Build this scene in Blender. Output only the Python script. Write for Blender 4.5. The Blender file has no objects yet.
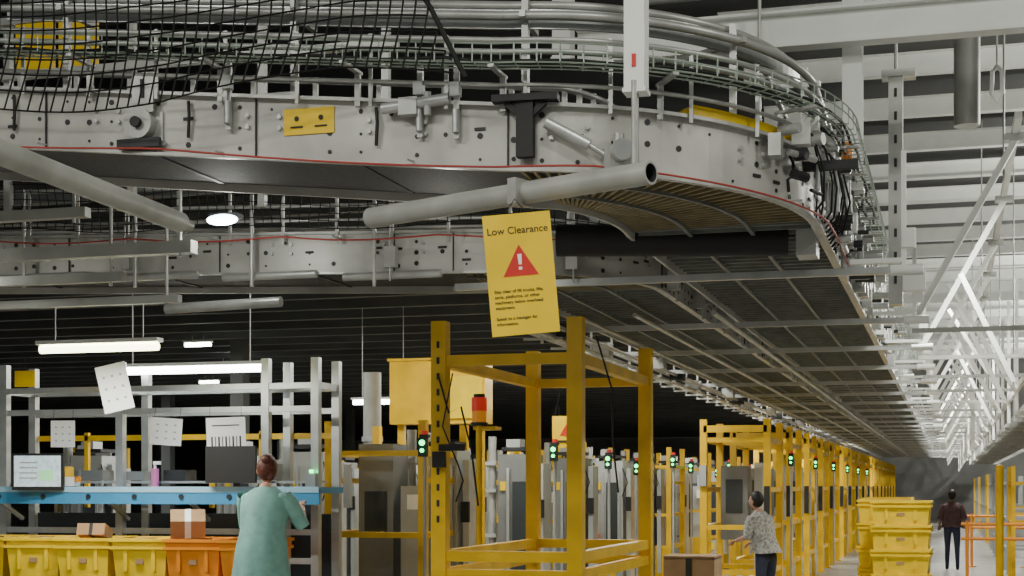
import bpy, math, random
from mathutils import Vector, Matrix
random.seed(7)
S=bpy.context.scene
R=math.radians
EYE=1.75
# ---------------------------------------------------------------- materials
def mat(name,col,rough=.5,metal=0.,var=.12,scale=6.,emit=0.,ecol=None,bump=0.,dirt=None):
    m=bpy.data.materials.new(name); m.use_nodes=True
    nt=m.node_tree; b=nt.nodes['Principled BSDF']
    b.inputs['Roughness'].default_value=rough; b.inputs['Metallic'].default_value=metal
    tc=nt.nodes.new('ShaderNodeTexCoord'); n=nt.nodes.new('ShaderNodeTexNoise')
    n.inputs['Scale'].default_value=scale; n.inputs['Detail'].default_value=5
    nt.links.new(tc.outputs['Object'],n.inputs['Vector'])
    r=nt.nodes.new('ShaderNodeValToRGB')
    lo=tuple(max(0,c*(1-var*2)) for c in col) if dirt is None else dirt
    r.color_ramp.elements[0].position=.3; r.color_ramp.elements[0].color=(*lo,1)
    r.color_ramp.elements[1].position=.62; r.color_ramp.elements[1].color=(*col,1)
    nt.links.new(n.outputs['Fac'],r.inputs['Fac']); nt.links.new(r.outputs['Color'],b.inputs['Base Color'])
    if bump>0:
        bp=nt.nodes.new('ShaderNodeBump'); bp.inputs['Strength'].default_value=bump; bp.inputs['Distance'].default_value=.01
        nt.links.new(n.outputs['Fac'],bp.inputs['Height']); nt.links.new(bp.outputs['Normal'],b.inputs['Normal'])
    if emit>0:
        b.inputs['Emission Color'].default_value=(*(ecol or col),1); b.inputs['Emission Strength'].default_value=emit
    return m
M=dict(
 galv=mat('galvanised_steel',(.50,.51,.49),.38,.4,.14,5),
 band=mat('conveyor_frame_steel',(.56,.56,.52),.42,.15,.18,2.2),
 alu=mat('aluminium',(.56,.58,.58),.32,.5,.08,8),
 pipe=mat('grey_pipe',(.44,.45,.42),.45,.1,.14,4),
 white=mat('white_paint',(.88,.90,.87),.45,0,.04,3),
 dark=mat('dark_steel',(.035,.037,.04),.55,.2,.2,5),
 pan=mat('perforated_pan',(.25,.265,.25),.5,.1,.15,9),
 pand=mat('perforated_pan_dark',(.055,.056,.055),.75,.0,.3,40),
 slat=mat('slat_steel',(.20,.215,.20),.5,.1,.15,9),
 amber=mat('bronze_slats',(.27,.22,.11),.45,.0,.2,9),
 black=mat('black_rubber',(.012,.012,.013),.6,0,.1,9),
 net=mat('black_net',(.008,.008,.008),.8,0,.1,9),
 wire=mat('zinc_wire',(.42,.50,.43),.4,.3,.1,9),
 yel=mat('yellow_paint',(.90,.55,.003),.42,0,.12,3,bump=.05),
 yell=mat('yellow_plastic',(.95,.66,.004),.42,0,.08,5),
 yelsign=mat('yellow_sign',(.95,.64,.002),.5,0,.04,5),
 ora=mat('orange_plastic',(.90,.30,.01),.45,0,.08,5),
 red=mat('red_paint',(.65,.03,.02),.5,0,.05,5),
 redw=mat('red_cord',(.42,.05,.04),.5,0,.05,5),
 blue=mat('blue_shelf',(.06,.30,.58),.4,0,.06,4),
 bluel=mat('light_blue_edge',(.35,.62,.82),.4,0,.06,4),
 paper=mat('paper',(.95,.96,.96),.7,0,.01,5),
 ink=mat('ink',(.03,.03,.03),.7,0,.02,5),
 card=mat('cardboard',(.40,.25,.13),.8,0,.1,6),
 cab=mat('cabinet_grey',(.44,.46,.45),.4,.0,.08,3),
 cabd=mat('cabinet_dark_grey',(.22,.23,.23),.4,.1,.12,3),
 glass=mat('dark_glass',(.05,.06,.065),.15,0,.1,3),
 conc=mat('concrete',(.34,.33,.31),.35,0,.15,1.2,bump=.1),
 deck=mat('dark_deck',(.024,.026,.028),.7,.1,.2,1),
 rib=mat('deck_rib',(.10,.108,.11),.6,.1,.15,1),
 roof=mat('roof_sheet',(.06,.063,.065),.7,0,.1,1),
 roofb=mat('roof_beam_grey',(.32,.33,.33),.6,0,.1,1),
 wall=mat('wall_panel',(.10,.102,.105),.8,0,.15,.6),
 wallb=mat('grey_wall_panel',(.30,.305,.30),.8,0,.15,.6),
 tube=mat('fluorescent_tube',(.9,.95,.9),.5,0,0,1,emit=14,ecol=(.93,1,.92)),
 tubey=mat('fluorescent_warm',(.95,.95,.7),.5,0,0,1,emit=9,ecol=(1,1,.62)),
 lamp=mat('lamp_lens',(.9,.95,.95),.5,0,0,1,emit=14,ecol=(.9,.97,1)),
 grn=mat('green_led',(.02,.8,.2),.4,0,0,1,emit=6,ecol=(.04,1,.25)),
 redl=mat('red_lens',(.5,.03,.02),.4,0,0,1,emit=.25,ecol=(1,.05,.03)),
 ambl=mat('amber_lens',(.7,.25,.02),.4,0,0,1,emit=.2,ecol=(1,.4,.03)),
 scr=mat('screen',(.5,.6,.65),.3,0,.3,30,emit=.7,ecol=(.55,.72,.78)),
 scrg=mat('screen_window',(.3,.6,.3),.3,0,.0,30,emit=.8,ecol=(.25,.7,.35)),
 pink=mat('pink_plastic',(.7,.2,.45),.5),
 skin=mat('skin',(.50,.27,.19),.55,0,.05,8),
 skin2=mat('skin_dark',(.22,.12,.08),.55,0,.05,8),
 hair=mat('auburn_hair',(.14,.035,.02),.6,0,.3,40),
 hair2=mat('black_hair',(.012,.010,.010),.6,0,.3,40),
 teal=mat('teal_knit',(.24,.50,.45),.8,0,.10,14,bump=.3),
 jean=mat('dark_trousers',(.03,.035,.06),.8,0,.1,14),
 plaid=mat('grey_plaid',(.46,.46,.45),.8,0,.35,30),
 dshirt=mat('dark_red_shirt',(.10,.05,.055),.8,0,.15,14),
 dblue=mat('dark_blue_trousers',(.03,.04,.08),.8,0,.15,14),
)
# ---------------------------------------------------------------- builder
class Bd:
    def __init__(s,name): s.name=name; s.v=[]; s.f=[]; s.mi=[]; s.sm=[]; s.ms=[]
    def add(s,vs,fs,m,smooth=False):
        if m not in s.ms: s.ms.append(m)
        k=s.ms.index(m); o=len(s.v)
        s.v+=[tuple(v) for v in vs]
        for f in fs: s.f.append([i+o for i in f]); s.mi.append(k); s.sm.append(smooth)
    def box(s,c,d,m,rz=0.,rx=0.):
        hx,hy,hz=d[0]/2,d[1]/2,d[2]/2
        mt=Matrix.Rotation(rz,3,'Z')@Matrix.Rotation(rx,3,'X')
        vs=[Vector(c)+mt@Vector((x*hx,y*hy,z*hz)) for x in(-1,1) for y in(-1,1) for z in(-1,1)]
        s.add(vs,[(0,1,3,2),(4,6,7,5),(0,4,5,1),(2,3,7,6),(0,2,6,4),(1,5,7,3)],m)
    def beam(s,p,q,w,h,m):
        p=Vector(p);q=Vector(q);d=(q-p).normalized()
        up=Vector((0,0,1)) if abs(d.z)<.95 else Vector((0,1,0))
        a=d.cross(up).normalized(); b=a.cross(d).normalized()
        vs=[e+a*x*w/2+b*y*h/2 for e in(p,q) for x,y in((-1,-1),(1,-1),(1,1),(-1,1))]
        s.add(vs,[(0,3,2,1),(4,5,6,7),(0,1,5,4),(1,2,6,5),(2,3,7,6),(3,0,4,7)],m)
    def ibeam(s,p,q,w,h,m):
        t=.018; z=Vector((0,0,1))
        s.beam(Vector(p)+z*(h/2-t/2),Vector(q)+z*(h/2-t/2),w,t,m)
        s.beam(Vector(p)-z*(h/2-t/2),Vector(q)-z*(h/2-t/2),w,t,m)
        s.beam(p,q,t,h-2*t,m)
    def poly(s,pts,r,m,n=6,cap=True):
        pts=[Vector(p) for p in pts]; vs=[];fs=[];N=len(pts)
        for i,p in enumerate(pts):
            d=(pts[min(i+1,N-1)]-pts[max(i-1,0)]).normalized()
            up=Vector((0,0,1)) if abs(d.z)<.9 else Vector((0,1,0))
            a=d.cross(up).normalized(); b=a.cross(d).normalized()
            for k in range(n):
                t=2*math.pi*k/n; vs.append(p+a*math.cos(t)*r+b*math.sin(t)*r)
        for i in range(N-1):
            for k in range(n):
                k2=(k+1)%n; fs.append((i*n+k,i*n+k2,(i+1)*n+k2,(i+1)*n+k))
        s.add(vs,fs,m,n>4)
        if cap:
            s.add(vs[:n],[tuple(range(n))[::-1]],m); s.add(vs[-n:],[tuple(range(n))],m)
    def tube(s,p,q,r,m,n=10): s.poly([p,q],r,m,n)
    def pipe(s,p,q,r,m,n=20):      # hollow pipe
        s.poly([p,q],r,m,n,False); s.poly([p,q],r*.8,M['dark'],n,False)
        p=Vector(p);q=Vector(q);d=(q-p).normalized()
        a=d.cross(Vector((0,0,1))).normalized(); b=a.cross(d)
        for e in(p,q):
            vs=[e+(a*math.cos(2*math.pi*k/n)+b*math.sin(2*math.pi*k/n))*rr for rr in(r,r*.8) for k in range(n)]
            s.add(vs,[(k,(k+1)%n,n+(k+1)%n,n+k) for k in range(n)],m)
    def ell(s,c,r,m,nu=16,nv=10,rot=None,fn=None):
        vs=[];fs=[]
        for j in range(nv+1):
            ph=math.pi*j/nv-math.pi/2
            for i in range(nu):
                t=2*math.pi*i/nu
                v=Vector((math.cos(ph)*math.cos(t)*r[0],math.cos(ph)*math.sin(t)*r[1],math.sin(ph)*r[2]))
                if fn: v=fn(v)
                if rot: v=rot@v
                vs.append(Vector(c)+v)
        for j in range(nv):
            for i in range(nu):
                i2=(i+1)%nu; fs.append((j*nu+i,j*nu+i2,(j+1)*nu+i2,(j+1)*nu+i))
        s.add(vs,fs,m,True)
    def sweep(s,P,s0,s1,st,o0,o1,z0,z1,m):
        n=max(1,int((s1-s0)/st)); vs=[];fs=[]
        for i in range(n+1):
            p,t,nr=P(s0+(s1-s0)*i/n)
            for o,z in((o0,z0),(o1,z0),(o1,z1),(o0,z1)): vs.append(p+nr*o+Vector((0,0,z)))
        for i in range(n):
            for k in range(4):
                k2=(k+1)%4; fs.append((i*4+k,(i+1)*4+k,(i+1)*4+k2,i*4+k2))
        fs.append((0,1,2,3)); fs.append((n*4+3,n*4+2,n*4+1,n*4))
        s.add(vs,fs,m)
    def rail(s,P,s0,s1,st,o,z,r,m,n=6):
        k=max(1,int((s1-s0)/st))
        s.poly([ (lambda a:a[0]+a[2]*o+Vector((0,0,z)))(P(s0+(s1-s0)*i/k)) for i in range(k+1)],r,m,n)
    def mesh(s):
        me=bpy.data.meshes.new(s.name); me.from_pydata(s.v,[],s.f)
        for m in s.ms: me.materials.append(m)
        me.polygons.foreach_set('material_index',s.mi); me.polygons.foreach_set('use_smooth',s.sm)
        me.update(); return me
    def done(s,loc=(0,0,0),rot=(0,0,0),parent=None):
        o=bpy.data.objects.new(s.name,s.mesh()); S.collection.objects.link(o)
        o.location=loc; o.rotation_euler=rot
        if parent: o.parent=parent
        return o
def inst(src,loc,rz=0):
    o=bpy.data.objects.new(src.name.split('.')[0],src.data); S.collection.objects.link(o)
    o.location=loc; o.rotation_euler=(0,0,rz); return o
Z=lambda h:Vector((0,0,h))
# ---------------------------------------------------------------- conveyor paths (outer edge of frame)
def mkpath(x0,y,cx,r,zf0,zf1,ztail):
    L1=cx-x0; L2=r*math.pi/2
    def P(s):
        if s<L1:
            k=s/L1; return Vector((x0+s,y,zf0+(zf1-zf0)*k)),Vector((1,0,0)),Vector((0,-1,0))
        if s<L1+L2:
            a=(s-L1)/r; k=(s-L1)/L2
            return Vector((cx+r*math.sin(a),y+r-r*math.cos(a),zf1+(ztail-zf1)*k)),Vector((math.cos(a),math.sin(a),0)),Vector((math.sin(a),-math.cos(a),0))
        return Vector((cx+r,y+r+s-L1-L2,ztail)),Vector((0,1,0)),Vector((1,0,0))
    return P,L1,L2
PA,A1,A2=mkpath(-9,7.4,-2.2,1.45,EYE+2.32,EYE+1.62,EYE+1.50)
PB,B1,B2=mkpath(-9,9.5,-3.2,1.20,EYE+1.62,EYE+1.42,EYE+1.40)
END=75
WA,WB=1.12,1.08
def conveyor(name,P,L1,L2,yc,W,H):
    b=Bd(name); e=L1+L2; smax=e+END-yc
    segs=[(0,L1,1.),(L1,e,.09),(e,smax,4.)]
    for s0,s1,st in segs:
        for o0,o1 in((-.02,0),(-W,-W+.02)):
            b.sweep(P,s0,s1,st,o0,o1,0,H,M['band'])
        b.sweep(P,s0,s1,st,0,.035,-.004,.012,M['galv']); b.sweep(P,s0,s1,st,0,.04,H-.012,H+.006,M['galv'])
        b.sweep(P,s0,s1,st,-W-.04,-W,H-.012,H,M['galv'])
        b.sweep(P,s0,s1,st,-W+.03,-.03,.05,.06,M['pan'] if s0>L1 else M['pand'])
        b.sweep(P,s0,s1,st,-W+.05,-.05,H-.07,H-.05,M['black'])
    s=L1+.05
    while s<smax-.1:
        curve=L1<s<e
        st=.075 if curve else (.16 if s<e+14 else .6)
        p,t,n=P(s); w=.018 if curve else .022
        b.beam(p+n*(-.04)+Z(.04),p+n*(-W+.04)+Z(.04),w if s<e+14 else .1,.022,M['amber'] if curve else M['slat'])
        s+=st
    for k in range(5):   # seams of the dark pan
        p,t,n=P(.9+k*1.25); b.beam(p+n*(-.04)+Z(.046),p+n*(-W+.04)+Z(.046),.03,.01,M['dark'])
    for o in(-W*.35,-W*.68): 
        for s0,s1,st in segs[1:]: b.sweep(P,s0,s1,st,o-.012,o+.012,.015,.05,M['slat'])
    s=.1
    while s<e+10:
        p,t,n=P(s)
        for zz in(.06,H*.5,H-.06):
            if random.random()<.62:
                q=p+Z(zz+random.uniform(-.01,.01)); b.tube(q+n*.001,q+n*.004,random.choice([.008,.012,.016]),M['dark'],10)
        if random.random()<.3:
            q=p+Z(H*.45+random.uniform(-.05,.06)); b.beam(q+n*.004-t*.03,q+n*.004+t*.03,.006,.016,M['dark'])
        if random.random()<.35:
            for k in range(2):
                q=p+Z(H*.5+.06*k)+t*.05; b.tube(q,q+n*.02,.013,M['alu'],6)
        s+=.13+random.random()*.06
    for s in [1.2,2.9,4.1,5.4,L1+.02,e-.02,e+1.5,e+3,e+4.5,e+6,e+8,e+10]:
        p,t,n=P(s); q=p+n*.008+Z(H/2)
        b.beam(q-t*.004,q+t*.004,.01,H*.96,M['dark'])
    return b,e,smax
# conveyor A
b,eA,sA=conveyor('curved_belt_conveyor',PA,A1,A2,8.85,WA,.34)
for z,r in((.43,.012),(.60,.016),(.66,.016)):
    for s0,s1,st in((0,A1,1),(A1,eA,.09),(eA,sA,4)): b.rail(PA,s0,s1,st,.05,z,r,M['galv'],8)
for z,r in((.42,.02),(.56,.02),(.72,.02)):
    for s0,s1,st in((0,A1,1),(A1,eA,.09),(eA,sA,4)): b.rail(PA,s0,s1,st,-WA-.03,z,r,M['galv'],8)
s=.2
while s<eA+20:
    p,t,n=PA(s); b.beam(p+n*.05+Z(.3),p+n*.05+Z(.68),.02,.012,M['galv'])
    b.beam(p-n*(WA+.03)+Z(.1),p-n*(WA+.03)+Z(.74),.03,.02,M['galv']); s+=.42
# tall upper guide over the bend
for o,z,r in((.0,.80,.024),(-.10,.88,.024),(-.30,.95,.018)):
    for s0,s1,st in((A1-3.0,A1,.6),(A1,eA,.08),(eA,eA+1.2,.5)): b.rail(PA,s0,s1,st,o,z,r,M['galv'],10)
for s0,s1,st in((A1-3.0,A1,.6),(A1,eA,.08),(eA,eA+1.2,.5)): b.sweep(PA,s0,s1,st,-.08,-.06,.75,.85,M['alu'])
for s in (A1-2.6,A1-1.2,A1+.1,A1+1.3,eA-.1,eA+1.1):
    p,t,n=PA(s); b.beam(p-n*.05+Z(.34),p-n*.05+Z(.9),.035,.035,M['galv'])
    b.beam(p-n*.32+Z(.80),p+n*.04+Z(.80),.03,.03,M['galv'])
b.sweep(PA,A1+1.0,eA-.4,.08,-.16,-.0,.345,.41,M['yell'])
def plate(b,P,s,z,w,h,th,m,off=0.):
    p,t,n=P(s); q=p+n*(off+th/2)+Z(z); b.beam(q-t*w/2,q+t*w/2,th,h,m); return p,t,n
p,t,n=plate(b,PA,5.71,.22,.29,.14,.006,M['yelsign'],.002)
for k in range(2):
    q=p+n*.01+Z(.235)+t*(-.07+.14*k); b.tube(q,q+n*.003,.014,M['ink'],10); b.beam(q-t*.035-Z(.045),q+t*.035-Z(.045),.008,.008,M['ink'])
p,t,n=plate(b,PA,4.72,.13,.24,.19,.012,M['galv'],.004)
q=p+n*.01+Z(.16)
b.tube(q,q+n*.07,.085,M['galv'],20); b.tube(q+n*.07,q+n*.1,.03,M['dark'],12)
b.beam(p+n*.05+t*.02+Z(.22),p+n*.05+t*.02+Z(.44),.13,.014,M['galv']); b.beam(p+n*.06+t*.02+Z(.3),p+n*.06+t*.02+Z(.4),.02,.016,M['dark'])
for dx in(-.13,.13): q=p+t*dx+Z(.05); b.tube(q,q+n*.03,.015,M['alu'],6)
b.box(p+n*.06+Z(.05),(.26,.03,.05),M['dark'])
for s in(3.7,5.25,6.35,6.55): 
    p,t,n=PA(s); b.beam(p+n*.03+Z(.15),p+n*.03+Z(.55),.03,.02,M['galv']); b.box(p+n*.05+Z(.4),(.05,.05,.07),M['cab'])
    b.tube(p+n*.05+Z(.18),p+n*.05+Z(.3),.018,M['alu'],10)
for s in(3.9,5.0,6.1): 
    p,t,n=PA(s); b.poly([p+n*.02+Z(.3),p+n*.03+Z(.22)+t*.01,p+n*.02+Z(.1)],.01,M['black'],6)
p,t,n=PA(6.3)
b.tube(p+n*.06+Z(.3)-t*.15,p+n*.06+Z(.33)+t*.22,.03,M['alu'],12); b.box(p+n*.06+Z(.3),(.1,.07,.09),M['galv']); b.tube(p+n*.06+Z(.25)+t*.1,p+n*.06+Z(.37)+t*.1,.02,M['cab'],10)
p,t,n=PA(6.92)
b.beam(p+n*.05-t*.17+Z(.36),p+n*.05+t*.17+Z(.36),.09,.035,M['black']); b.beam(p+n*.05+Z(.06),p+n*.05+Z(.36),.09,.05,M['black'])
b.beam(p+n*.05-t*.1+Z(.34),p+n*.05+Z(.25),.03,.03,M['black']); b.beam(p+n*.05+t*.1+Z(.34),p+n*.05+Z(.25),.03,.03,M['black'])
p,t,n=PA(A1+.28); b.tube(p+n*.06+Z(.24)-t*.06,p+n*.06+Z(.12)+t*.16,.03,M['alu'],12); b.tube(p+n*.06+Z(.12)+t*.16,p+n*.06+Z(.07)+t*.24,.014,M['alu'],8)
p,t,n=PA(A1+.58); b.box(p+n*.05+Z(.06),(.16,.1,.13),M['galv'],.35); b.tube(p+n*.1+Z(.1),p+n*.16+Z(.1),.055,M['alu'],16); b.tube(p+n*.05+Z(.1),p+n*.05+Z(.2),.03,M['galv'],12)
p,t,n=PA(A1+1.7)
b.poly([p+n*.01+Z(.30),p+n*.03+t*.03+Z(.24),p+n*.03+t*.04+Z(.17),p+n*.02-t*.01+Z(.14),p+n*.01+t*.02+Z(.08)],.009,M['black'],6)
b.tube((-2.35,9.05,EYE+1.53),(-.95,9.25,EYE+1.50),.10,M['black'],20)
b.box((-.83,9.25,EYE+1.5),(.12,.22,.22),M['cab'])
s=A1+1.5; rc=random.Random(3)
while s<eA+26:
    p,t,n=PA(s); k=rc.random(); far=s>eA+10
    if k<.3: b.box(p+n*.07+Z(rc.uniform(0,.5)),(rc.uniform(.04,.11),rc.uniform(.05,.16),rc.uniform(.05,.16)),rc.choice([M['galv'],M['cab'],M['alu'],M['white']]))
    elif k<.6: q=p+n*rc.uniform(.04,.12)+Z(rc.uniform(-.05,.4)); b.tube(q,q+Z(rc.uniform(.08,.35)),rc.uniform(.008,.025),rc.choice([M['alu'],M['galv'],M['cab']]),8)
    elif k<.8: q=p+n*.06+Z(rc.uniform(0,.4)); b.tube(q,q+n*rc.uniform(.06,.2),rc.uniform(.012,.04),rc.choice([M['alu'],M['galv'],M['dark']]),10)
    else: q=p+n*.08+Z(rc.uniform(.05,.5)); b.tube(q,q+t*rc.uniform(.1,.3),rc.uniform(.01,.03),rc.choice([M['alu'],M['black'],M['galv']]),8)
    s+= .05 if not far else .2
for k in range(10):
    p,t,n=PA(A1+1.75+k*.13); x=rc.uniform(.06,.14)
    b.poly([p+n*.05+Z(.45),p+n*x+Z(.38)+t*.03,p+n*x*1.3+Z(.2)+t*.08,p+n*x+Z(.05)+t*.16,p+n*.04+Z(0)+t*.22],.007,M['black'],5)
b.box((-.60,9.35,EYE+2.02),(.06,.08,.14),M['ora'])
b.beam((-.74,9.35,EYE+1.93),(-.58,9.35,EYE+1.93),.03,.03,M['galv'])
b.beam(PA(A1+1.95)[0]+Z(.27),PA(A1+1.95)[0]+Vector((.30,.0,.27)),.05,.05,M['black'])
ys=[9.75]+[12.7+2.5*k for k in range(25)]
for i,y in enumerate(ys):
    zz=EYE+1.36
    b.beam((-3.25,y,zz),(-.22,y,zz),.045,.045,M['alu']); b.tube((-.36,y,zz),(-.16,y,zz),.035,M['white'],10)
    b.box((-.45,y,zz+.06),(.32,.06,.03),M['white'])
    b.beam((-.28,y,zz),(-.28,y,zz+.75),.03,.03,M['white'])
    b.box((-.25,y,zz+.2),(.08,.06,.12),M['white'])
conv=b.done()
# cable tray (wire) on A
b=Bd('wire_cable_tray')
for s0,s1,st in((0,A1,1),(A1,eA,.1),(eA,eA+18,3)):
    for o,z in((.10,.50),(.16,.50),(.22,.50),(.08,.545),(.08,.59),(.24,.545),(.24,.59)): b.rail(PA,s0,s1,st,o,z,.0045,M['wire'],4)
s=0
while s<eA+18:
    p,t,n=PA(s); b.poly([p+n*.08+Z(.59),p+n*.08+Z(.5),p+n*.24+Z(.5),p+n*.24+Z(.59)],.004,M['wire'],4,False); s+=.1 if s<eA+5 else .3
for o in(.11,.15,.20):
    pts=[]
    for i in range(60):
        p,t,n=PA(i*(eA+3)/59); pts.append(p+n*(o+.015*math.sin(i*1.3+o*50))+Z(.515+.008*math.sin(i*2.1+o*20)))
    b.poly(pts,.009,M['black'],6)
s=.4
while s<eA+6:
    p,t,n=PA(s); b.beam(p+n*0.+Z(.48),p+n*.25+Z(.48),.03,.015,M['galv']); b.beam(p+n*.03+Z(.3),p+n*.03+Z(.48),.03,.02,M['galv']); s+=.8
b.done()
b=Bd('emergency_pull_cord')
pts=[]
for i in range(90):
    s=i*(eA+1.5)/89; p,t,n=PA(s); sag=.03*abs(math.sin(s*1.3)); pts.append(p+n*.09+Z(.02-sag+.05*(s<3)))
b.poly(pts,.006,M['redw'],5)
s=.8
while s<eA: p,t,n=PA(s); b.tube(p+Z(.03),p+n*.1+Z(.02),.006,M['alu'],6); s+=1.1
b.done()
# conveyor B
b,eB,sB=conveyor('lower_belt_conveyor',PB,B1,B2,10.7,WB,.28)
for z,r in((.36,.012),(.46,.014),(.60,.016)):
    for s0,s1,st in((0,B1,1),(B1,eB,.09),(eB,sB,4)): b.rail(PB,s0,s1,st,.05,z,r,M['galv'],6); b.rail(PB,s0,s1,st,-WB-.03,z-.1,r,M['galv'],6)
s=.2
while s<eB+12:
    p,t,n=PB(s); b.beam(p+n*.05+Z(.2),p+n*.05+Z(.62),.02,.012,M['galv'])
    if int(s*10)%3==0: b.tube(p+n*.09-Z(.06),p+n*.09+Z(.9),.008,M['galv'],6); b.box(p+n*.07+Z(.1),(.08,.06,.14),M['galv'])
    s+=.4
for s in(1.1,2.6,3.5,4.4,5.3): 
    p,t,n=PB(s); b.tube(p+n*.05-Z(.02)-t*.25,p+n*.05-Z(.02)+t*.45,.028,M['galv'],12); b.tube(p+n*.12+Z(-.1),p+n*.12+Z(.6),.014,M['galv'],8)
b.done()
b=Bd('emergency_pull_cord')
b.poly([ (lambda a:a[0]+a[2]*.13+Z(.24-.03*abs(math.sin(i*.35))))(PB(i*(eB)/60)) for i in range(61)],.006,M['redw'],5)
for i in range(8):
    p,t,n=PB(.5+i*.9); b.tube(p+Z(.24),p+n*.14+Z(.24),.006,M['alu'],6)
b.done()
b=Bd('underslung_rail_bundle')
for x,z,r in((-3.2,1.25,.02),(-3.3,1.36,.02),(-3.42,1.30,.018),(-2.3,1.30,.018),(-2.7,1.28,.015),(-1.7,1.30,.02),(-3.15,1.33,.02)):
    b.tube((x,11.2,EYE+z),(x,66,EYE+z),r,M['galv'],8)
for k in range(40):
    y=11.3+k*.9; b.beam((-3.46,y,EYE+1.24),(-3.12,y,EYE+1.24),.03,.02,M['galv']); b.beam((-3.3,y,EYE+1.2),(-3.3,y,EYE+1.62),.02,.02,M['galv'])
    if k%2 and k<24: b.box((-3.25+.1*(k%3),y+.3,EYE+1.33),(.16,.2,.12),M[('cab','black','galv')[k%3]])
b.done()
# ---------------------------------------------------------------- safety nets
def net(name,fn,nu,nv,r=.0035):
    b=Bd(name)
    for a in(0,1):
        for j in range((nv if a==0 else nu)+1):
            seg=[]
            for i in list(range((nu if a==0 else nv)+1))+[None]:
                q=None if i is None else (fn(i,j) if a==0 else fn(j,i))
                if q is None:
                    if len(seg)>1: b.poly(seg,r,M['net'],3,False)
                    seg=[]
                else: seg.append(q)
    return b
def f1(i,j):
    x=-7.6+i*.068; k=j/13
    lim=-2.35-k*.65
    if x>lim: return None
    z0=EYE+2.06-.05*(x+2.4)+ .05*math.sin((x+1)*2.2) - (.10 if x<-4 else .10*max(0,(-3-x)))
    top=EYE+3.10
    z=z0+(top-z0)*(k**.9)
    return (x+.03*math.sin(j*.5)+.12*k,7.08+.10*k+.02*math.sin(i*.31+j*.3),z)
b=net('safety_net',f1,80,13,.0055)
b.poly([(-2.3,7.05,EYE+2.02),(-2.5,7.1,EYE+2.4),(-2.98,7.2,EYE+3.1)],.013,M['net'],6)
b.done()
def f2(i,j):
    p,t,n=PB(.3+i*.07); k=j/8
    return p+n*(.16+.02*math.sin(i*.4+j))+Z(.30+.42*k+.02*math.sin(i*.25))
net('safety_net',f2,int((eB+1)/.07),8,.004).done()
# ---------------------------------------------------------------- support pipes near camera
b=Bd('support_pipe')
b.pipe((-1.30,6.70,EYE+1.42),(-2.95,7.42,EYE+1.42),.054,M['pipe'])
b.box((-2.0,6.98,EYE+1.42),(.05,.13,.125),M['galv'],-.38)
b.tube((-1.42,6.9,EYE+1.42),(-1.42,6.9,EYE+1.9),.013,M['galv'],8)
b.done()
b=Bd('support_pipe')
b.pipe((-3.85,5.0,EYE+1.42),(-3.98,7.25,EYE+1.42),.055,M['pipe'])
b.tube((-3.98,7.36,EYE+1.42),(-3.98,7.1,EYE+1.42),.03,M['galv'],10)
b.done()
b=Bd('support_beam_set')
for x0,x1,y,z,w in((-8,-4.7,8.75,1.55,.09),(-8,-5.3,8.9,1.40,.07),(-8,-5.05,9.2,1.28,.06),(-8,-5.2,8.3,1.72,.07)):
    b.beam((x0,y,EYE+z),(x1,y,EYE+z),w,w*.9,M['pipe']); b.tube((x1-.1,y,EYE+z-.06),(x1-.1,y,EYE+z+.5),.012,M['galv'],8)
b.tube((-5.1,9.1,EYE+1.2),(-4.25,9.1,EYE+1.22),.035,M['galv'],12)
b.done()
b=Bd('spot_lamp'); b.box((-4.50,8.80,EYE+1.745),(.20,.10,.03),M['dark']); b.ell((-4.5,8.75,EYE+1.715),(.11,.05,.035),M['lamp']); b.done()
# ---------------------------------------------------------------- low clearance sign
b=Bd('low_clearance_sign'); w,h=.325,.58
b.box((0,0,0),(w,.006,h),M['yelsign'])
tri=lambda s,y,m,cz=.055:b.add([(-s,y,cz-s*.75),(s,y,cz-s*.75),(0,y,cz+s*1.0)],[(0,1,2)],m)
tri(.085,-.005,M['red'])
b.add([(-.007,-.0056,.045),(.007,-.0056,.045),(.010,-.0056,.095),(-.010,-.0056,.095)],[(0,1,2,3)],M['paper'])
b.add([(-.008,-.0056,.020),(.008,-.0056,.020),(.008,-.0056,.034),(-.008,-.0056,.034)],[(0,1,2,3)],M['paper'])
b.poly([(-.05,0,.29),(0,.0,.36),(.05,0,.29)],.003,M['black'],5)
sign=b.done((-1.97,6.9,EYE+1.015),(0,R(-5),R(16)))
def text(par,body,x,z,size,m=M['ink'],align='CENTER'):
    c=bpy.data.curves.new('lettering','FONT'); c.body=body; c.size=size; c.align_x=align; c.extrude=.0004; c.offset=.0003; c.materials.append(m)
    o=bpy.data.objects.new('lettering',c); S.collection.objects.link(o); o.parent=par; o.location=(x,-.0045,z); o.rotation_euler=(R(90),0,0)
text(sign,'Low Clearance',0,.195,.048)
for i,l in enumerate(['Stay clear of lift trucks, lifts,','carts, platforms, or other','machinery below overhead','equipment.']): text(sign,l,-.135,-.085-.026*i,.021,align='LEFT')
for i,l in enumerate(['Speak to a manager for','information.']): text(sign,l,-.135,-.215-.026*i,.021,align='LEFT')
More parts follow.
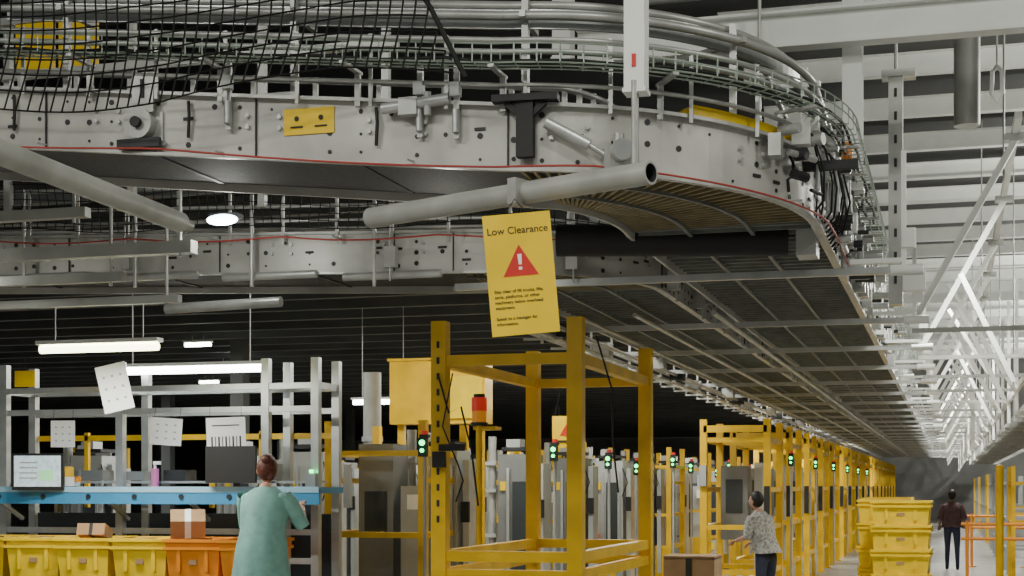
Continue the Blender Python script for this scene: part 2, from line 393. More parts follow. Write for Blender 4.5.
# ---------------------------------------------------------------- building
def slab(name,c,d,m): b=Bd(name); b.box(c,d,m); return b.done()
slab('floor',(-8,30,-.05),(60,100,.1),M['conc'])
slab('ceiling',(-8,41,8.35),(60,78,.1),M['roof'])
slab('wall_back',(-8,79,4.15),(60,.2,8.3),M['wallb'])
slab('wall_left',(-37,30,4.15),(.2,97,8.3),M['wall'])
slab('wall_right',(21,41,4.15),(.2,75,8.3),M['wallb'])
b=Bd('roof_purlin_set')
for k in range(24):
    y=15+k*2.6; b.ibeam((-3,y,7.95),(18,y,7.95),.18,.32,M['white'])
for k in range(8): b.ibeam((-30,6+k*1.1,8.05),(18,6+k*1.1,8.05),.12,.2,M['roofb'])
for k in range(5): b.beam((-25+k*5,4,7.8),(-25+k*5,15,7.8),.1,.14,M['roofb'])
b.done()
b=Bd('mezzanine_deck')
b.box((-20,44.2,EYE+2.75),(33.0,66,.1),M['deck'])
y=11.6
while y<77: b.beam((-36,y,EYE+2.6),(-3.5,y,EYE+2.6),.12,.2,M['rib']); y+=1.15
for x in(-34,-26,-19,-12):
    for y in(14,24,34,46,60): b.box((x,y,(EYE+2.6)/2),(.25,.25,EYE+2.6),M['rib'])
b.done()
def col(name,x,y,w,z0,m=M['white']):
    b=Bd(name); t=.014
    b.box((x,y-w/2,(z0+8.3)/2),(w,t,8.3-z0),m); b.box((x,y+w/2,(z0+8.3)/2),(w,t,8.3-z0),m); b.box((x,y,(z0+8.3)/2),(t,w,8.3-z0),m)
    b.box((x,y,z0+.01),(w*1.15,w*1.15,.02),m)
    return b
b=col('hanger_column',-1.46,7.15,.10,EYE+1.90)
b.tube((-1.46,7.15,EYE+1.45),(-1.46,7.15,EYE+1.9),.012,M['galv'],8); b.box((-1.46,7.09,EYE+2.05),(.02,.01,.06),M['red']); b.done()
col('hanger_column',-.62,10.2,.13,EYE+1.95).done()
col('hanger_column',-2.45,9.6,.12,EYE+2.8).done()
b=Bd('transverse_steel_beam'); b.ibeam((-2.45,10.0,EYE+3.0),(6,10.0,EYE+3.0),.14,.24,M['white']); b.ibeam((-2.6,10.4,EYE+3.75),(6,10.4,EYE+3.75),.14,.2,M['white'])
b.tube((-2.0,10.2,EYE+3.35),(5,10.2,EYE+3.35),.03,M['galv'])
b.tube((-1.2,9.9,EYE+2.2),(-1.2,9.9,EYE+6.4),.012,M['galv'],6); b.done()
b=Bd('hanger_post')
b.box((-.38,11.3,EYE+2.15),(.10,.12,1.66),M['galv']); b.box((-.36,11.3,EYE+3.0),(.24,.16,.05),M['galv']); b.tube((-.38,11.3,EYE+3),(-.38,11.3,EYE+6.4),.012,M['galv'],8)
for k in range(9): b.box((-.38,11.235,EYE+1.5+k*.17),(.02,.01,.06),M['dark'])
b.box((-.27,11.3,EYE+1.5),(.2,.08,.16),M['white'])
b.done()
b=Bd('roof_drain_pipe'); b.tube((.14,13.5,EYE+3.1),(.14,13.5,8.3),.11,M['pipe'],16); b.done()
b=Bd('lifting_hook'); b.tube((.3,10.5,EYE+2.8),(.3,10.5,8.3),.006,M['galv'],6)
b.poly([(.3,10.5,EYE+2.8),(.33,10.5,EYE+2.76),(.335,10.5,EYE+2.62),(.30,10.5,EYE+2.56),(.265,10.5,EYE+2.62),(.27,10.5,EYE+2.76),(.3,10.5,EYE+2.8)],.014,M['white'],8); b.done()
b=Bd('upper_guard_panel')
for x in(-6.75,-6.25,-5.9): b.box((x,9.3,EYE+3.12),(.30,.04,.34),M['yelsign'])
b.beam((-8,9.3,EYE+2.93),(-3.5,9.3,EYE+2.93),.06,.05,M['galv']); b.beam((-8,9.3,EYE+3.32),(-3.5,9.3,EYE+3.32),.06,.05,M['galv'])
for x in(-7.5,-6.5,-5.5,-4.5,-3.6): b.beam((x,9.34,EYE+1.9),(x,9.34,EYE+3.32),.05,.05,M['galv'])
for x in(-5.2,-4.4): b.box((x,9.3,EYE+2.5),(.3,.1,.3),M['cab'])
b.done()
# kicker braces receding
b=Bd('kicker_brace_truss')
for k in range(22):
    y=13.6+k*2.9
    if y>75: break
    b.beam((-.30,y,EYE+1.45),(.54,y,EYE+2.98),.07,.055,M['white'])
    b.beam((.10,y+1.9,EYE+2.1),(.60,y+1.9,EYE+1.02),.065,.05,M['white'])
    b.beam((-.32,y,EYE+1.36),(.9,y,EYE+1.36),.04,.04,M['galv'])
    b.beam((.90,y,EYE+1.0),(.90,y,EYE+2.95),.05,.05,M['white'])
    b.box((.54,y,EYE+3.0),(.18,.12,.06),M['galv'])
    if k%4==1: b.tube((.54,y,EYE+3),(.54,y,8.3),.012,M['galv'],6)
    if k>1:
        b.beam((-.02,y+.7,EYE+2.6),(.8,y+.7,EYE+1.2),.06,.05,M['white'])
    if k>4:
        b.beam((-.10,y+.7,EYE+1.0),(.4,y+.7,EYE+1.9),.06,.05,M['white']); b.beam((.4,y+.2,EYE+.7),(.4,y+.2,EYE+1.9),.06,.05,M['white'])
b.beam((.54,13,EYE+3.05),(.54,76,EYE+3.05),.06,.06,M['white']); b.beam((.9,13,EYE+1.36),(.9,76,EYE+1.36),.05,.08,M['white'])
b.done()
b=Bd('overhead_roller_conveyor')
for x in(1.1,1.9): b.beam((x,12,EYE+1.15),(x,76,EYE+1.15),.04,.2,M['galv'])
b.box((1.5,44,EYE+1.1),(.8,64,.03),M['pan'])
for k in range(31):
    b.beam((.95,12.5+k*2,EYE+1.03),(2.1,12.5+k*2,EYE+1.03),.06,.06,M['galv'])
    if k%4==0: b.tube((1.1,12.5+k*2,EYE+1.03),(1.1,12.5+k*2,8.3),.012,M['galv'],6)
b.done()
# ---------------------------------------------------------------- yellow frames
def gate(name,W,D,H,t,bars=(1.2,),yb=(),m=M['yel']):
    b=Bd(name)
    for x in(0,W):
        for y in(0,D): b.box((x,y,H/2),(t,t,H),m); b.box((x,y,.01),(t*1.8,t*1.8,.02),m)
    for z in(H-.3,)+tuple(bars):
        for y in(0,D): b.box((W/2,y,z),(W,t*.7,t*.7),m)
    for z in(H-.3,)+tuple(bars)+tuple(yb):
        for x in(0,W): b.box((x,D/2,z),(t*.7,D,t*.7),m)
    return b
b=gate('safety_gate_frame',1.06,2.65,3.0,.115,(1.22,1.08))
b.poly([(.0,-.07,2.6),(.1,-.1,2.3),(.18,-.05,2.35),(.26,-.03,2.0),(.3,0,1.6)],.008,M['black'],6)
b.poly([(.12,-.07,2.6),(.05,-.1,2.2),(.16,-.05,1.9)],.006,M['black'],6)
b.poly([(1.12,.4,2.9),(1.2,.6,2.5),(1.14,.9,2.1),(1.12,1.2,1.7)],.008,M['black'],6)
for k in range(12): b.box((0,-.06,1.5+k*.12),(.02,.01,.05),M['dark'])
b.box((0.02,-.09,1.95),(.09,.07,.12),M['black']); b.box((.12,-.09,2.04),(.2,.03,.05),M['black'])
b.done((-3.72,10.8,0))
b=gate('safety_gate_frame',.92,1.6,2.72,.10,(1.15,.5),(1.7,))
b.box((.46,-.02,2.58),(.92,.06,.10),M['yel'])
b.box((.0,-.08,1.9),(.1,.06,.3),M['cab']); b.box((.92,-.06,1.5),(.08,.05,.5),M['dark'])
b.box((.36,.8,1.5),(.4,.4,1.1),M['cabd']); b.box((.36,.59,1.6),(.25,.01,.5),M['glass']); b.box((.7,.9,1.3),(.12,.3,1.6),M['cab'])
g0=b.done((-3.45,21.8,0))
for k in range(1,17): inst(g0,(-3.45,21.8+3.1*k,0))
b=gate('machine_guard_frame',.92,1.2,2.35,.075,(1.3,.8),(1.8,))
b.box((.46,0,.45),(.86,.02,.7),M['yel']); b.box((.3,.6,1.2),(.35,.4,1.9),M['cabd']); b.box((.68,.5,1.0),(.22,.3,1.5),M['cab'])
b.box((.2,-.05,1.75),(.07,.05,.4),M['cab']); b.box((.3,.39,1.5),(.22,.01,.4),M['glass']); b.box((.7,.34,1.6),(.12,.02,.14),M['paper'])
g1=b.done((-5.53,12.9,0))
for x,y in((-5.7,18.6),(-7.2,20.5),(-5.1,23),(-7.4,24),(-5.1,27),(-5.1,31),(-6.8,29),(-5.1,36),(-13.5,20),(-5.1,42),(-11,25),(-9,30)): inst(g1,(x,y,0))
g2=gate('aisle_post_frame',1.3,1.8,2.1,.07,(1.1,.5),(),M['cab']).done((1.1,21.3,0))
g3=gate('aisle_post_frame',1.2,1.8,2.1,.07,(1.1,),(),M['yel']).done((1.05,27.3,0))
for k in range(1,12): inst(g3 if k%3==2 else g2,(1.1,27.3+k*4,0))
b=Bd('parts_cabinet'); b.box((0,0,.85),(.9,.8,1.7),M['cabd']); b.box((0,-.41,1.2),(.7,.02,.6),M['glass']); b.box((0,-.41,.5),(.7,.02,.4),M['cab']); b.box((-.2,-.42,1.6),(.2,.01,.12),M['yelsign'])
for x in(-.4,.4): b.box((x,-.38,1.0),(.05,.05,2.0),M['yel'])
pc=b.done((1.6,20.2,0)); inst(pc,(1.7,25,0))
def lift(name,mc,md):
    b=Bd(name)
    b.box((0,0,1.05),(.40,.42,2.1),mc); b.box((0,0,2.16),(.34,.36,.04),M['dark']); b.box((-.06,0,2.22),(.16,.2,.1),md)
    b.box((.05,-.225,1.25),(.16,.02,1.1),M['glass']); b.box((.15,-.235,1.3),(.03,.02,1.3),M['alu']); b.box((-.08,-.235,1.3),(.03,.02,1.3),M['alu'])
    b.box((-.14,-.22,1.75),(.07,.01,.10),M['yelsign']); b.box((.27,0,1.2),(.06,.3,1.6),md); b.box((0,-.22,.55),(.2,.01,.14),M['yelsign'])
    b.tube((-.3,-.1,0),(-.3,-.1,2.3),.045,M['pipe'],14); b.box((0,0,.03),(.6,.6,.06),M['dark'])
    b.box((-.15,-.23,1.05),(.05,.02,.06),M['redl']); b.box((0,-.22,.9),(.38,.03,.03),M['dark'])
    for z in(.7,1.2,1.7,2.0): b.box((-.3,-.14,z),(.12,.06,.04),md)
    b.box((.27,-.16,1.5),(.08,.04,.2),M['black']); b.poly([(.2,-.22,2.0),(.28,-.26,1.8),(.2,-.24,1.6)],.008,M['black'],5)
    return b
c0=lift('lift_column_cabinet',M['cab'],M['alu']).done((-4.75,13.9,0))
c1=lift('lift_column_cabinet',M['cabd'],M['cab']).done((-4.6,16.1,0))
for k in range(2,18): inst(c0 if k%2 else c1,(-4.6,13.9+2.3*k,0))
for y in(14.4,19.6,22.2,24.8,27.4,30,32.6): inst(c1 if int(y)%2 else c0,(-6.35,y,0))
for k in range(5): inst(c1 if k%2 else c0,(-8.8,17.9+3*k,0))
for x,y in((-9.6,15.5),(-10.6,17),(-11.6,19),(-7.9,16)): inst(c0,(x,y,0))
def stack(name,top,lit):
    b=Bd(name); b.tube((0,0,0),(0,0,top),.018,M['cab'],8); b.box((0,0,top),(.08,.08,.03),M['dark'])
    b.box((0,-.045,top-.10),(.08,.05,.17),M['black']); b.tube((0,-.07,top-.06),(0,-.085,top-.06),.026,lit,12); b.tube((0,-.07,top-.13),(0,-.085,top-.13),.018,lit,12)
    b.tube((0,0,top+.01),(0,0,top+.05),.03,M['redl'],12)
    return b
s0=stack('signal_stack_light',2.2,M['grn']).done((-4.56,12.8,0))
for k in range(18): inst(s0,(-4.05+(.1 if k%2 else 0),15.5+2.2*k,-.06*(k%3)))
for k in range(6): inst(s0,(-2.40,23.9+4.5*k,.05))
for x,y in((-5.9,17.6),(-7.8,22),(-5.9,25),(-5.8,28.6)): inst(s0,(x,y,0))
b=Bd('beacon_light'); b.tube((0,0,0),(0,0,.03),.075,M['dark'],18); b.tube((0,0,.03),(0,0,.13),.065,M['ambl'],18); b.tube((0,0,.13),(0,0,.25),.068,M['redl'],18); b.tube((0,0,.25),(0,0,.28),.05,M['dark'],16)
b.box((.05,.08,-.02),(.2,.2,.03),M['yel']); b.tube((0,0,-2.2),(0,0,0),.03,M['yel'],8)
b.done((-3.98,12.6,2.28))
b=Bd('yellow_electrical_enclosure'); b.box((0,0,.37),(1.2,.3,.76),M['yel']); b.box((.35,-.17,.3),(.45,.03,.5),M['yell']); b.box((0,0,.76),(1.25,.34,.03),M['yel'])
for x in(-.5,.5): b.box((x,0,-1.25),(.08,.08,2.5),M['yel'])
b.done((-5.85,17,2.5))
b=Bd('vertical_duct'); b.tube((0,0,0),(0,0,3.15),.11,M['pipe'],16); b.tube((0,0,2.3),(0,0,2.36),.13,M['galv'],16); b.done((-6.85,17.3,0))
b=Bd('warning_placard'); b.box((0,0,0),(.3,.01,.34),M['yelsign']); b.add([(-.07,-.007,-.04),(.07,-.007,-.04),(0,-.007,.08)],[(0,1,2)],M['red']); b.box((0,-.008,-.1),(.2,.004,.02),M['ink']); b.poly([(-.12,0,.17),(0,0,.8),(.12,0,.17)],.004,M['black'],5)
b.done((-3.95,15.6,2.33),(0,0,.2))
# ---------------------------------------------------------------- workstation
PL=.34
slab('work_platform',(-6.9,11.5,PL/2),(4.4,2.6,PL),M['dark'])
b=Bd('packing_workstation')
for x in(-8.35,-7.15,-5.72,-5.25):
    for y in(11.95,12.4): b.box((x,y,PL+1.26),(.07,.07,2.52),M['alu'])
for z in(2.62,2.42):
    for y in(11.95,12.4): b.box((-6.8,y,z),(3.1,.05,.05),M['alu'])
for x in(-8.35,-7.15,-5.72,-5.25): b.box((x,12.17,2.62),(.05,.45,.06),M['alu'])
b.box((-6.68,11.78,1.715),(3.3,.5,.05),M['blue']); b.box((-6.68,11.52,1.66),(3.3,.03,.13),M['blue']); b.box((-6.68,11.515,1.72),(3.3,.035,.05),M['bluel'])
for k in range(7): b.tube((-8.1+k*.45,11.5,1.66),(-8.1+k*.45,11.49,1.66),.022,M['dark'],14)
b.box((-6.8,12.4,1.1),(3.0,.03,.8),M['glass'])
for z in(1.35,1.1): b.box((-6.8,11.95,z),(3.1,.05,.05),M['alu'])
for x in(-8.2,-7.1,-6.3,-5.5): b.beam((x,12.0,1.45),(x,11.6,1.64),.03,.03,M['alu'])
for z in(2.2,): b.box((-6.8,12.44,z),(3.1,.04,.05),M['yel'])
for x in(-7.8,-6.5,-6.0): b.box((x,12.44,1.9),(.04,.04,.7),M['yel'])
for k in range(6): 
    hh=random.uniform(.08,.16); b.box((-7.9+k*.42,12.1,1.80+hh/2),(.22,.2,hh),random.choice([M['cabd'],M['yel'],M['card'],M['dark']]))
b.box((-6.8,12.15,1.785),(3.0,.3,.02),M['alu'])
b.box((-5.25,11.85,1.80),(.09,.06,.12),M['cab'])
b.tube((-5.25,11.85,1.86),(-5.25,11.85,1.89),.02,M['grn'],10)
b.done()
def tubelight(x0,x1,y,z,m,name='fluorescent_light',up=2.0):
    b=Bd(name); b.box(((x0+x1)/2,y,z+.05),(x1-x0,.10,.03),M['white']); b.tube((x0+.02,y,z),(x1-.02,y,z),.033,m,12)
    for x in(x0+.15,x1-.15): b.tube((x,y,z+.06),(x,y,z+up),.006,M['galv'],5)
    b.done()
tubelight(-7.33,-5.85,12.2,2.80,M['tube'],up=1.4)
tubelight(-6.96,-5.88,10.4,EYE+1.085,M['tubey'],up=.36)
tubelight(-7.9,-7.0,19.2,EYE+1.15,M['tube'],up=1.3)
for x,y in((-12,22),(-16,30),(-11,34),(-13.5,26)): tubelight(x,x+.5,y,EYE+2.3,M['tube'],up=.15)
def monitor(x,y,z,w,h,on,rz=0):
    b=Bd('computer_monitor'); b.box((0,0,0),(w,.04,h),M['black'])
    if on:
        b.box((0,-.022,.005),(w-.04,.004,h-.05),M['scr']); b.box((.08,-.025,-.03),(w*.28,.003,h*.3),M['scrg'])
        for k in range(4): b.box((-.08,-.025,.08-.045*k),(w*.35,.003,.012),M['cab'])
    b.box((0,.06,-h*.25),(.06,.1,.06),M['dark']); b.box((0,.10,-h/2+.03),(.05,.03,.2),M['dark'])
    b.done((x,y,z),(0,0,rz))
monitor(-7.66,11.44,1.875,.46,.32,True,.2)
monitor(-5.80,11.44,1.93,.46,.31,False)
b=Bd('barcode_scanner'); b.box((-7.5,11.7,1.79),(.12,.1,.08),M['paper']); b.box((-7.42,11.68,1.81),(.03,.06,.05),M['ora']); b.tube((-7.5,11.7,1.745),(-7.5,11.7,1.76),.05,M['dark']); b.done()
def sheet(x,y,z,w,h,rot=(0,0,0),grid=True,bars=False):
    b=Bd('hanging_paper_sheet'); b.box((0,0,0),(w,.004,h),M['paper'])
    if grid:
        for i in range(3):
            for j in range(3): b.box((-w*.28+w*.28*i,-.004,h*.25-h*.25*j),(w*.08,.002,h*.05),M['cab'])
    if bars:
        for i in range(9): b.box((-w*.36+w*.09*i,-.004,-.04),(w*.02 if i%2 else w*.04,.002,h*.28),M['dark'])
        b.box((0,-.004,h*.3),(w*.7,.002,.01),M['dark'])
    b.poly([(-w*.4,0,h/2),(-w*.4,.02,h/2+.1)],.002,M['black'],4); b.poly([(w*.4,0,h/2),(w*.4,.02,h/2+.1)],.002,M['black'],4)
    b.done((x,y,z),rot)
sheet(-7.68,11.85,2.22,.22,.24,(0,0,.25))
sheet(-6.64,11.85,2.23,.28,.24,(0,R(4),.25))
sheet(-5.98,11.7,2.17,.34,.34,(0,R(-2),.25),False,True)
sheet(-6.76,11.2,2.58,.26,.40,(0,R(-13),.25))
b=Bd('yellow_hanging_tag'); b.box((0,0,0),(.2,.006,.14),M['yelsign']); b.poly([(0,0,.07),(0,0,.2)],.003,M['black'],4); b.done((-7.7,11.3,2.68))
b=Bd('pink_spray_bottle'); b.tube((0,0,0),(0,0,.16),.035,M['pink'],14); b.tube((0,0,.16),(0,0,.2),.012,M['paper'],8); b.box((.02,0,.21),(.07,.02,.03),M['paper']); b.done((-6.75,11.85,1.745))
def tote(b,c,w,d,h,m,rz=0,tp=.88):
    c=Vector(c); mt=Matrix.Rotation(rz,3,'Z')
    def ring(sx,sy,z): return [c+mt@Vector((x*sx/2,y*sy/2,z)) for x,y in((-1,-1),(1,-1),(1,1),(-1,1))]
    o0=ring(w*tp,d*tp,0); o1=ring(w,d,h); i1=ring(w*.93,d*.93,h); i0=ring(w*.82,d*.82,.02)
    b.add(o0+o1+i1+i0,[(3,2,1,0)]+[(k,(k+1)%4,4+(k+1)%4,4+k) for k in range(4)]+[(4+k,4+(k+1)%4,8+(k+1)%4,8+k) for k in range(4)]+[(8+k,8+(k+1)%4,12+(k+1)%4,12+k) for k in range(4)]+[(12,13,14,15)],m)
    for zz in(h*.96,h*.78):
        r=ring(w*(tp+(1-tp)*zz/h)+.035,d*(tp+(1-tp)*zz/h)+.035,zz-.012); r2=[v+Z(.024) for v in r]
        ri=ring(w*(tp+(1-tp)*zz/h)-.0,d*(tp+(1-tp)*zz/h)-.0,zz-.012); ri2=[v+Z(.024) for v in ri]
        b.add(r+r2+ri+ri2,[(k,(k+1)%4,4+(k+1)%4,4+k) for k in range(4)]+[(4+k,4+(k+1)%4,12+(k+1)%4,12+k) for k in range(4)]+[(8+k,8+(k+1)%4,(k+1)%4,k) for k in range(4)],m)
    for sx in(-1,1): b.box(c+mt@Vector((sx*w*.25,-d*.485,h*.5)),(.03,.02,h*.55),m,rz)
    b.box(c+mt@Vector((0,-d*.475,h*.45)),(w*.14,.015,h*.12),M['card'],rz)
xs=[-7.93,-7.42,-6.93,-6.42,-5.92,-5.45]
for i,x in enumerate(xs):
    b=Bd('plastic_tote'); tote(b,(0,0,0),.46,.62,.34,M['yell'] if i<4 else M['ora']); 
    b.box((0,0,.22),(.36,.5,.05),M['ora']); b.box((.05,.05,.28),(.2,.24,.08),M['ora'] if i%2 else M['card'],.4)  # orange slab puts the orange light inside the tote into colour
    b.box((-.08,.1,.30),(.14,.16,.07),M['card'],-.3)
    b.done((x,11.2,.98),(0,0,.22 if i%2 else .16))
b=Bd('tote_rack'); b.box((-6.7,11.2,.95),(3.1,.6,.05),M['alu'])
for x in(-8.2,-6.7,-5.2):
    for y in(10.95,11.45): b.box((x,y,(PL+.92)/2),(.05,.05,.92-PL),M['alu'])
b.done()
b=Bd('cardboard_box'); b.box((0,0,.0),(.28,.2,.16),M['card'],.5,.5); b.box((0,0,.0),(.05,.205,.162),M['paper'],.5,.5); b.done((-6.02,11.1,1.44))
b=Bd('cardboard_box'); b.box((0,0,.0),(.24,.2,.10),M['card'],.2,-.3); b.box((0,0,.0),(.03,.205,.102),M['dark'],.2,-.3); b.done((-6.95,11.2,1.36))
b=Bd('tote_stack')
for k in range(6): tote(b,(0,0,.02+k*.262),.60,.72,.26,M['yell'],random.uniform(-.04,.04),.93)
b.box((0,0,.01),(.6,.7,.02),M['dark']); ts=b.done((-.50,16.9,0))
for x,y in((-.72,17.9),(-.74,19),(-.80,20.4),(-.80,21.8)): inst(ts,(x,y,0),.05)
b=Bd('cardboard_box'); b.box((0,0,.35),(.5,.5,.55),M['card']); b.box((0,-.255,.35),(.06,.01,.55),M['dark']); b.box((0,0,.63),(.5,.5,.03),M['card'])
cb=b.done((-2.45,14.8,.42)); 
b=Bd('pallet_table'); b.box((0,0,.46),(1.1,1.1,.07),M['blue']); [b.box((x,y,.21),(.07,.07,.42),M['dark']) for x in(-.5,.5) for y in(-.5,.5)]; b.done((-2.5,14.9,0))
b=Bd('orange_safety_barrier')
for z in(1.1,.85): b.tube((0,0,z),(1.3,0,z),.028,M['ora'],10)
for x in(.1,1.2): b.tube((x,0,0),(x,0,1.15),.03,M['ora'],10); b.tube((x,0,0),(x,0,.02),.1,M['ora'],12)
ob=b.done((.18,26.8,0)); inst(ob,(.35,34,0))
b=Bd('yellow_bollard'); b.tube((0,0,0),(0,0,2.0),.05,M['yel'],14); b.ell((0,0,2.0),(.05,.05,.03),M['yel']); b.done((.62,20.5,0))
# ---------------------------------------------------------------- people
def skinmesh(vs,es,sub=2):
    me=bpy.data.meshes.new('tmp'); me.from_pydata([v[0] for v in vs],es,[]); o=bpy.data.objects.new('tmp',me); S.collection.objects.link(o)
    md=o.modifiers.new('s','SKIN'); md.use_smooth_shade=True
    for i,v in enumerate(vs):
        r=v[1]; sv=me.skin_vertices[0].data[i]; sv.radius=r if isinstance(r,tuple) else (r,r); sv.use_root=(i==0)
    sm=o.modifiers.new('u','SUBSURF'); sm.levels=sub; sm.render_levels=sub
    dg=bpy.context.evaluated_depsgraph_get(); ev=o.evaluated_get(dg); em=bpy.data.meshes.new_from_object(ev)
    V=[v.co.copy() for v in em.vertices]; F=[tuple(p.vertices) for p in em.polygons]
    bpy.data.objects.remove(o); bpy.data.meshes.remove(em); return V,F
def addby(b,V,F,vs,es,mats):
    groups={}
    for f in F:
        c=sum((V[i] for i in f),Vector())/len(f); best=None;bd=9
        for k,(i,j) in enumerate(es):
            a=Vector(vs[i][0]); e=Vector(vs[j][0])-a; t=max(0,min(1,(c-a).dot(e)/max(e.length_squared,1e-9))); d=(c-a-e*t).length
            if d<bd: bd=d;best=k
        groups.setdefault(mats[best],[]).append(f)
    for m,fs in groups.items():
        idx={};vv=[];ff=[]
        for f in fs:
            g=[]
            for i in f:
                if i not in idx: idx[i]=len(vv); vv.append(V[i])
                g.append(idx[i])
            ff.append(g)
        b.add(vv,ff,m,True)
def person(name,loc,rz,shirt,trou,skin,hair,arms,lean=.0,bun=True,tunic=.0,legs=None,turn=0.,scale=1.,wide=1.):
    b=Bd(name); L=lean
    (eL,wL,eR,wR)=arms
    hipx=.095
    kn=legs or [((-.10,.02,.48),(-.11,-.02,.08)),((.10,.03,.48),(.11,.0,.08))]
    ch=(0,L*.35,1.24); nb=(0,L*.5,1.39); hd=(0,L*.62,1.47)
    vs=[((0,0,.94),(.155,.115)),((0,L*.15,1.07),(.135,.10)),(ch,(.16,.11)),(nb,(.06,.06)),(hd,(.052,.052)),
        ((-.165,L*.45,1.345),.058),(eL,.042),(wL,.027),((.165,L*.45,1.345),.058),(eR,.042),(wR,.027),
        ((-hipx,0,.86),.092),(kn[0][0],.058),(kn[0][1],.04),((kn[0][1][0],kn[0][1][1]+.17,.035),.033),
        ((hipx,0,.86),.092),(kn[1][0],.058),(kn[1][1],.04),((kn[1][1][0],kn[1][1][1]+.17,.035),.033)]
    es=[(0,1),(1,2),(2,3),(3,4),(2,5),(5,6),(6,7),(2,8),(8,9),(9,10),(0,11),(11,12),(12,13),(13,14),(0,15),(15,16),(16,17),(17,18)]
    ms=[shirt,shirt,shirt,skin,shirt,shirt,skin,shirt,shirt,skin,trou,trou,trou,M['black'],trou,trou,trou,M['black']]
    V,F=skinmesh(vs,es); addby(b,V,F,vs,es,ms)
    rings=[(1.425,.075,.07,.5),(1.39,.13,.09,.47),(1.33,.195,.115,.42),(1.22,.195,.13,.33),(1.08,.18*wide,.13,.17),(.96,.20*wide,.155,.02),(.93-tunic*.5,.215*wide,.17,0),(.90-tunic,.235*wide,.185,0)]
    N=32; vv=[];ff=[]
    for k,(z,rx,ry,l) in enumerate(rings):
        for i in range(N):
            a=2*math.pi*i/N; f=1+ (.035*math.sin(a*7+k*.5)+.025*math.sin(a*4+1))*min(1,k/5)
            vv.append((math.cos(a)*rx*f,L*l+math.sin(a)*ry*f,z+.006*math.sin(a*3)))
    for k in range(len(rings)-1):
        for i in range(N): i2=(i+1)%N; ff.append((k*N+i,k*N+i2,(k+1)*N+i2,(k+1)*N+i))
    b.add(vv,ff,shirt,True)
    for sh,el in((vs[5][0],eL),(vs[8][0],eR)):
        a=Vector(sh);e=Vector(el); pts=[a+(e-a)*t for t in(-.05,.25,.6,1.0,1.08)]; n=14; vv=[];ff=[]
        d=(e-a).normalized(); u=d.cross(Vector((0,1,.3))).normalized(); w=u.cross(d)
        for k,p in enumerate(pts):
            r=(.060,.072,.065,.058,.054)[k]
            for i in range(n): t=2*math.pi*i/n; vv.append(p+(u*math.cos(t)+w*math.sin(t))*r*(1+.05*math.sin(3*t+k)))
        for k in range(4):
            for i in range(n): i2=(i+1)%n; ff.append((k*n+i,k*n+i2,(k+1)*n+i2,(k+1)*n+i))
        b.add(vv,ff,shirt,True)
    for sd,(el,wr) in((-1,(eL,wL)),(1,(eR,wR))):
        w=Vector(wr); d=(w-Vector(el)).normalized()
        side=Vector((sd*-1,0,0)); side=(side-d*side.dot(d)).normalized(); nrm=d.cross(side)*(1 if sd<0 else -1)
        if nrm.z>0: nrm=-nrm
        hv=[(w,.024),(w+d*.05,(.03,.018)),(w+d*.085,(.034,.016))]; he=[(0,1),(1,2)]
        V,F=skinmesh(hv,he,1); addby(b,V,F,hv,he,[skin]*2)
        for q,(o,l) in enumerate(((-.027,.058),(-.009,.072),(.009,.078),(.027,.070))):
            a=w+d*.08-side*o
            fv=[(a,.0095),(a+d*l*.5+nrm*.008,.009),(a+d*l*.85+nrm*.025,.008),(a+d*l+nrm*.045,.007)]; fe=[(0,1),(1,2),(2,3)]
            V,F=skinmesh(fv,fe,1); addby(b,V,F,fv,fe,[skin]*3)
        a=w+d*.03+side*.022
        fv=[(a,.012),(a+d*.03+side*.025,.0105),(a+d*.06+side*.03+nrm*.012,.009)]; V,F=skinmesh(fv,[(0,1),(1,2)],1); addby(b,V,F,fv,[(0,1),(1,2)],[skin]*2)
    rot=Matrix.Rotation(turn,3,'Z')@Matrix.Rotation(-L*.5,3,'X'); hc=Vector((0,L*.72+.015,1.56))
    def hs(v):
        if v.z<0: v.x*=1+v.z*2.6; v.y=v.y*(1+v.z*1.2)+(-v.z)*.12
        return v
    b.ell(hc,(.074,.094,.112),skin,20,16,rot,hs)
    P=lambda x,y,z:hc+rot@Vector((x,y,z))
    b.ell(P(0,.098,-.015),(.013,.020,.024),skin,10,8,rot)
    b.ell(P(0,.088,-.055),(.024,.010,.008),M['redw'],10,6,rot)
    for sx in(-1,1):
        b.ell(P(sx*.028,.086,.010),(.013,.008,.008),M['paper'],10,6,rot); b.ell(P(sx*.028,.093,.010),(.005,.003,.005),M['ink'],8,6,rot)
        b.ell(P(sx*.028,.090,.027),(.018,.006,.004),hair,8,6,rot)
        b.ell(P(sx*.076,-.005,-.008),(.010,.020,.030),skin,10,8,rot)
    def hh(v):
        if v.y>.02 and v.z<.045: v.y=.02+(v.y-.02)*.1; v.x*=.93
        return v*(1+.02*math.sin(v.x*150)*math.cos(v.z*90))
    b.ell(P(0,-.012,.018),(.084,.100,.110),hair,24,18,rot,hh)
    if bun: b.ell(P(0,-.085,.075),(.045,.042,.042),hair,14,10,rot); b.ell(P(.03,-.08,-.06),(.03,.02,.035),hair,10,8,rot)
    o=b.done(loc,(0,0,rz)); o.scale=(scale,)*3; return o
person('woman_in_teal_top',(-5.17,10.72,PL),.15,M['teal'],M['jean'],M['skin'],M['hair'],
       ((-.20,.22,1.12),(-.13,.43,1.22),(.29,.15,1.12),(.21,.42,1.26)),lean=.18,tunic=.22,turn=.25,scale=.985)
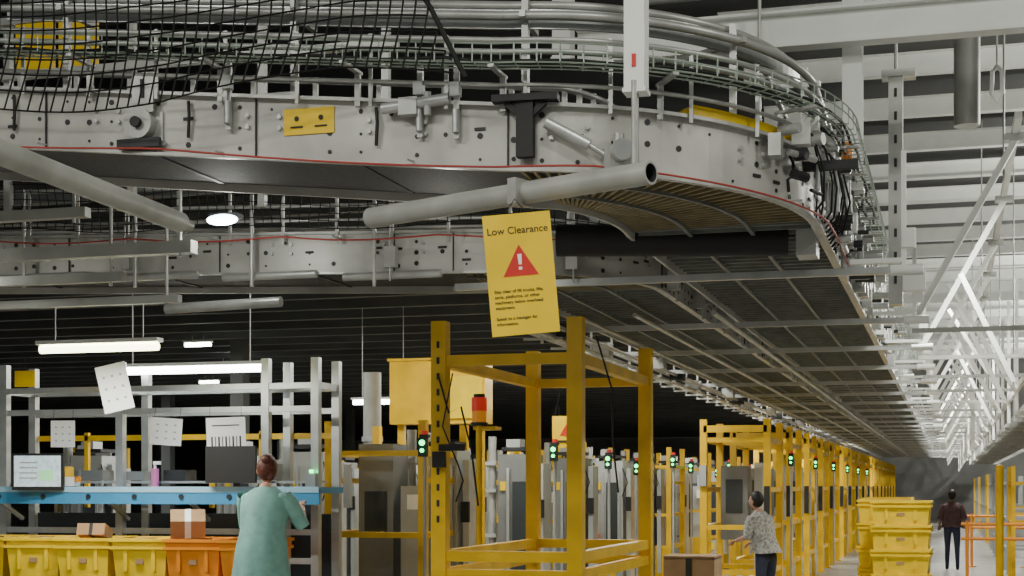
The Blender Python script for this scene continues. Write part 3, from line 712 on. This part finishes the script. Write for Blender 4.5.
person('worker_in_aisle',(.04,32.3,0),.0,M['dshirt'],M['dblue'],M['skin2'],M['hair2'],
       ((-.24,-.03,1.08),(-.25,.14,.95),(.25,-.03,1.08),(.24,.16,.97)),lean=.02,bun=False,legs=[((-.09,.10,.48),(-.10,.05,.08)),((.10,-.02,.48),(.11,-.16,.10))])
person('worker_in_plaid_shirt',(-2.25,19.3,0),1.0,M['plaid'],M['dblue'],M['skin'],M['hair2'],
       ((-.23,.12,1.10),(-.18,.34,1.05),(.23,.12,1.10),(.18,.36,1.02)),lean=.22,bun=False)
# ---------------------------------------------------------------- lights
C1=(1,.985,.89)
def point(loc,pw,r=.35):
    l=bpy.data.lights.new('high_bay_lamp','POINT'); l.shadow_soft_size=r; l.energy=pw; l.color=C1
    o=bpy.data.objects.new('high_bay_lamp',l); S.collection.objects.link(o); o.location=loc
    b=Bd('high_bay_fixture'); b.tube((0,0,.42),(0,0,.6),.25,M['white'],18); b.tube((0,0,.6),(0,0,8.3-loc[2]),.012,M['galv'],6); b.done(loc)
def area(name,loc,sx,sy,pw,rot=(0,0,0)):
    l=bpy.data.lights.new(name,'AREA'); l.shape='RECTANGLE'; l.size=sx; l.size_y=sy; l.energy=pw; l.color=C1
    o=bpy.data.objects.new(name,l); S.collection.objects.link(o); o.location=loc; o.rotation_euler=rot
for y,p in((6,350),(18,850),(29,1000),(41,1200),(53,1300),(66,1400)): point((4.2,y,6.3),p)
area('overhead_fill_light',(-2.5,.5,6.6),2,.8,330)  # unseen area lights added overhead to brighten the conveyor's front face
area('overhead_fill_light',(-7,1.5,6.8),2,.8,330)
area('overhead_fill_light',(.2,3.5,7.6),1.2,.6,150)
area('fluorescent_lamp',(-6.42,10.4,EYE+1.04),1.0,.08,60)
for x,y,z,p in((-4.5,8.72,1.62,7),(-6.6,8.6,1.45,7),(-3.0,8.7,1.4,6)):  # first serves the spot lamp; others are added fill for the lower conveyor
    l=bpy.data.lights.new('spot_and_fill_light','POINT'); l.shadow_soft_size=.05; l.energy=p; l.color=C1
    o=bpy.data.objects.new('spot_and_fill_light',l); S.collection.objects.link(o); o.location=(x,y,EYE+z)
for x,y,p in((-6.2,13.9,90),(-9,16.5,120),(-4.2,15,120),(-4.4,20,150),(-4.2,27,230),(-8,24,180),(-4.2,36,320),(-14,22,200),(-4.2,50,450),(-12,34,260),(-20,30,260)):  # unseen fill lights, added because the deck blocks light from the roof
    area('under_deck_fill',(x,y,EYE+2.35),1.3,.15,p)
for y in(14,22,32,44,58,70): area('aisle_fill_light',(.2,y+.9,EYE+3.0),.8,.3,240)  # fill lights without fixtures, added to brighten the receding aisle
w=bpy.data.worlds.new('world'); S.world=w; w.use_nodes=True
w.node_tree.nodes['Background'].inputs[0].default_value=(.66,.68,.62,1); w.node_tree.nodes['Background'].inputs[1].default_value=.34
# ---------------------------------------------------------------- camera
c=bpy.data.cameras.new('camera'); c.sensor_width=36; c.lens=52.73; c.shift_y=.1934
o=bpy.data.objects.new('camera',c); S.collection.objects.link(o); o.location=(0,0,EYE); o.rotation_euler=(R(90),0,R(16.28)); S.camera=o
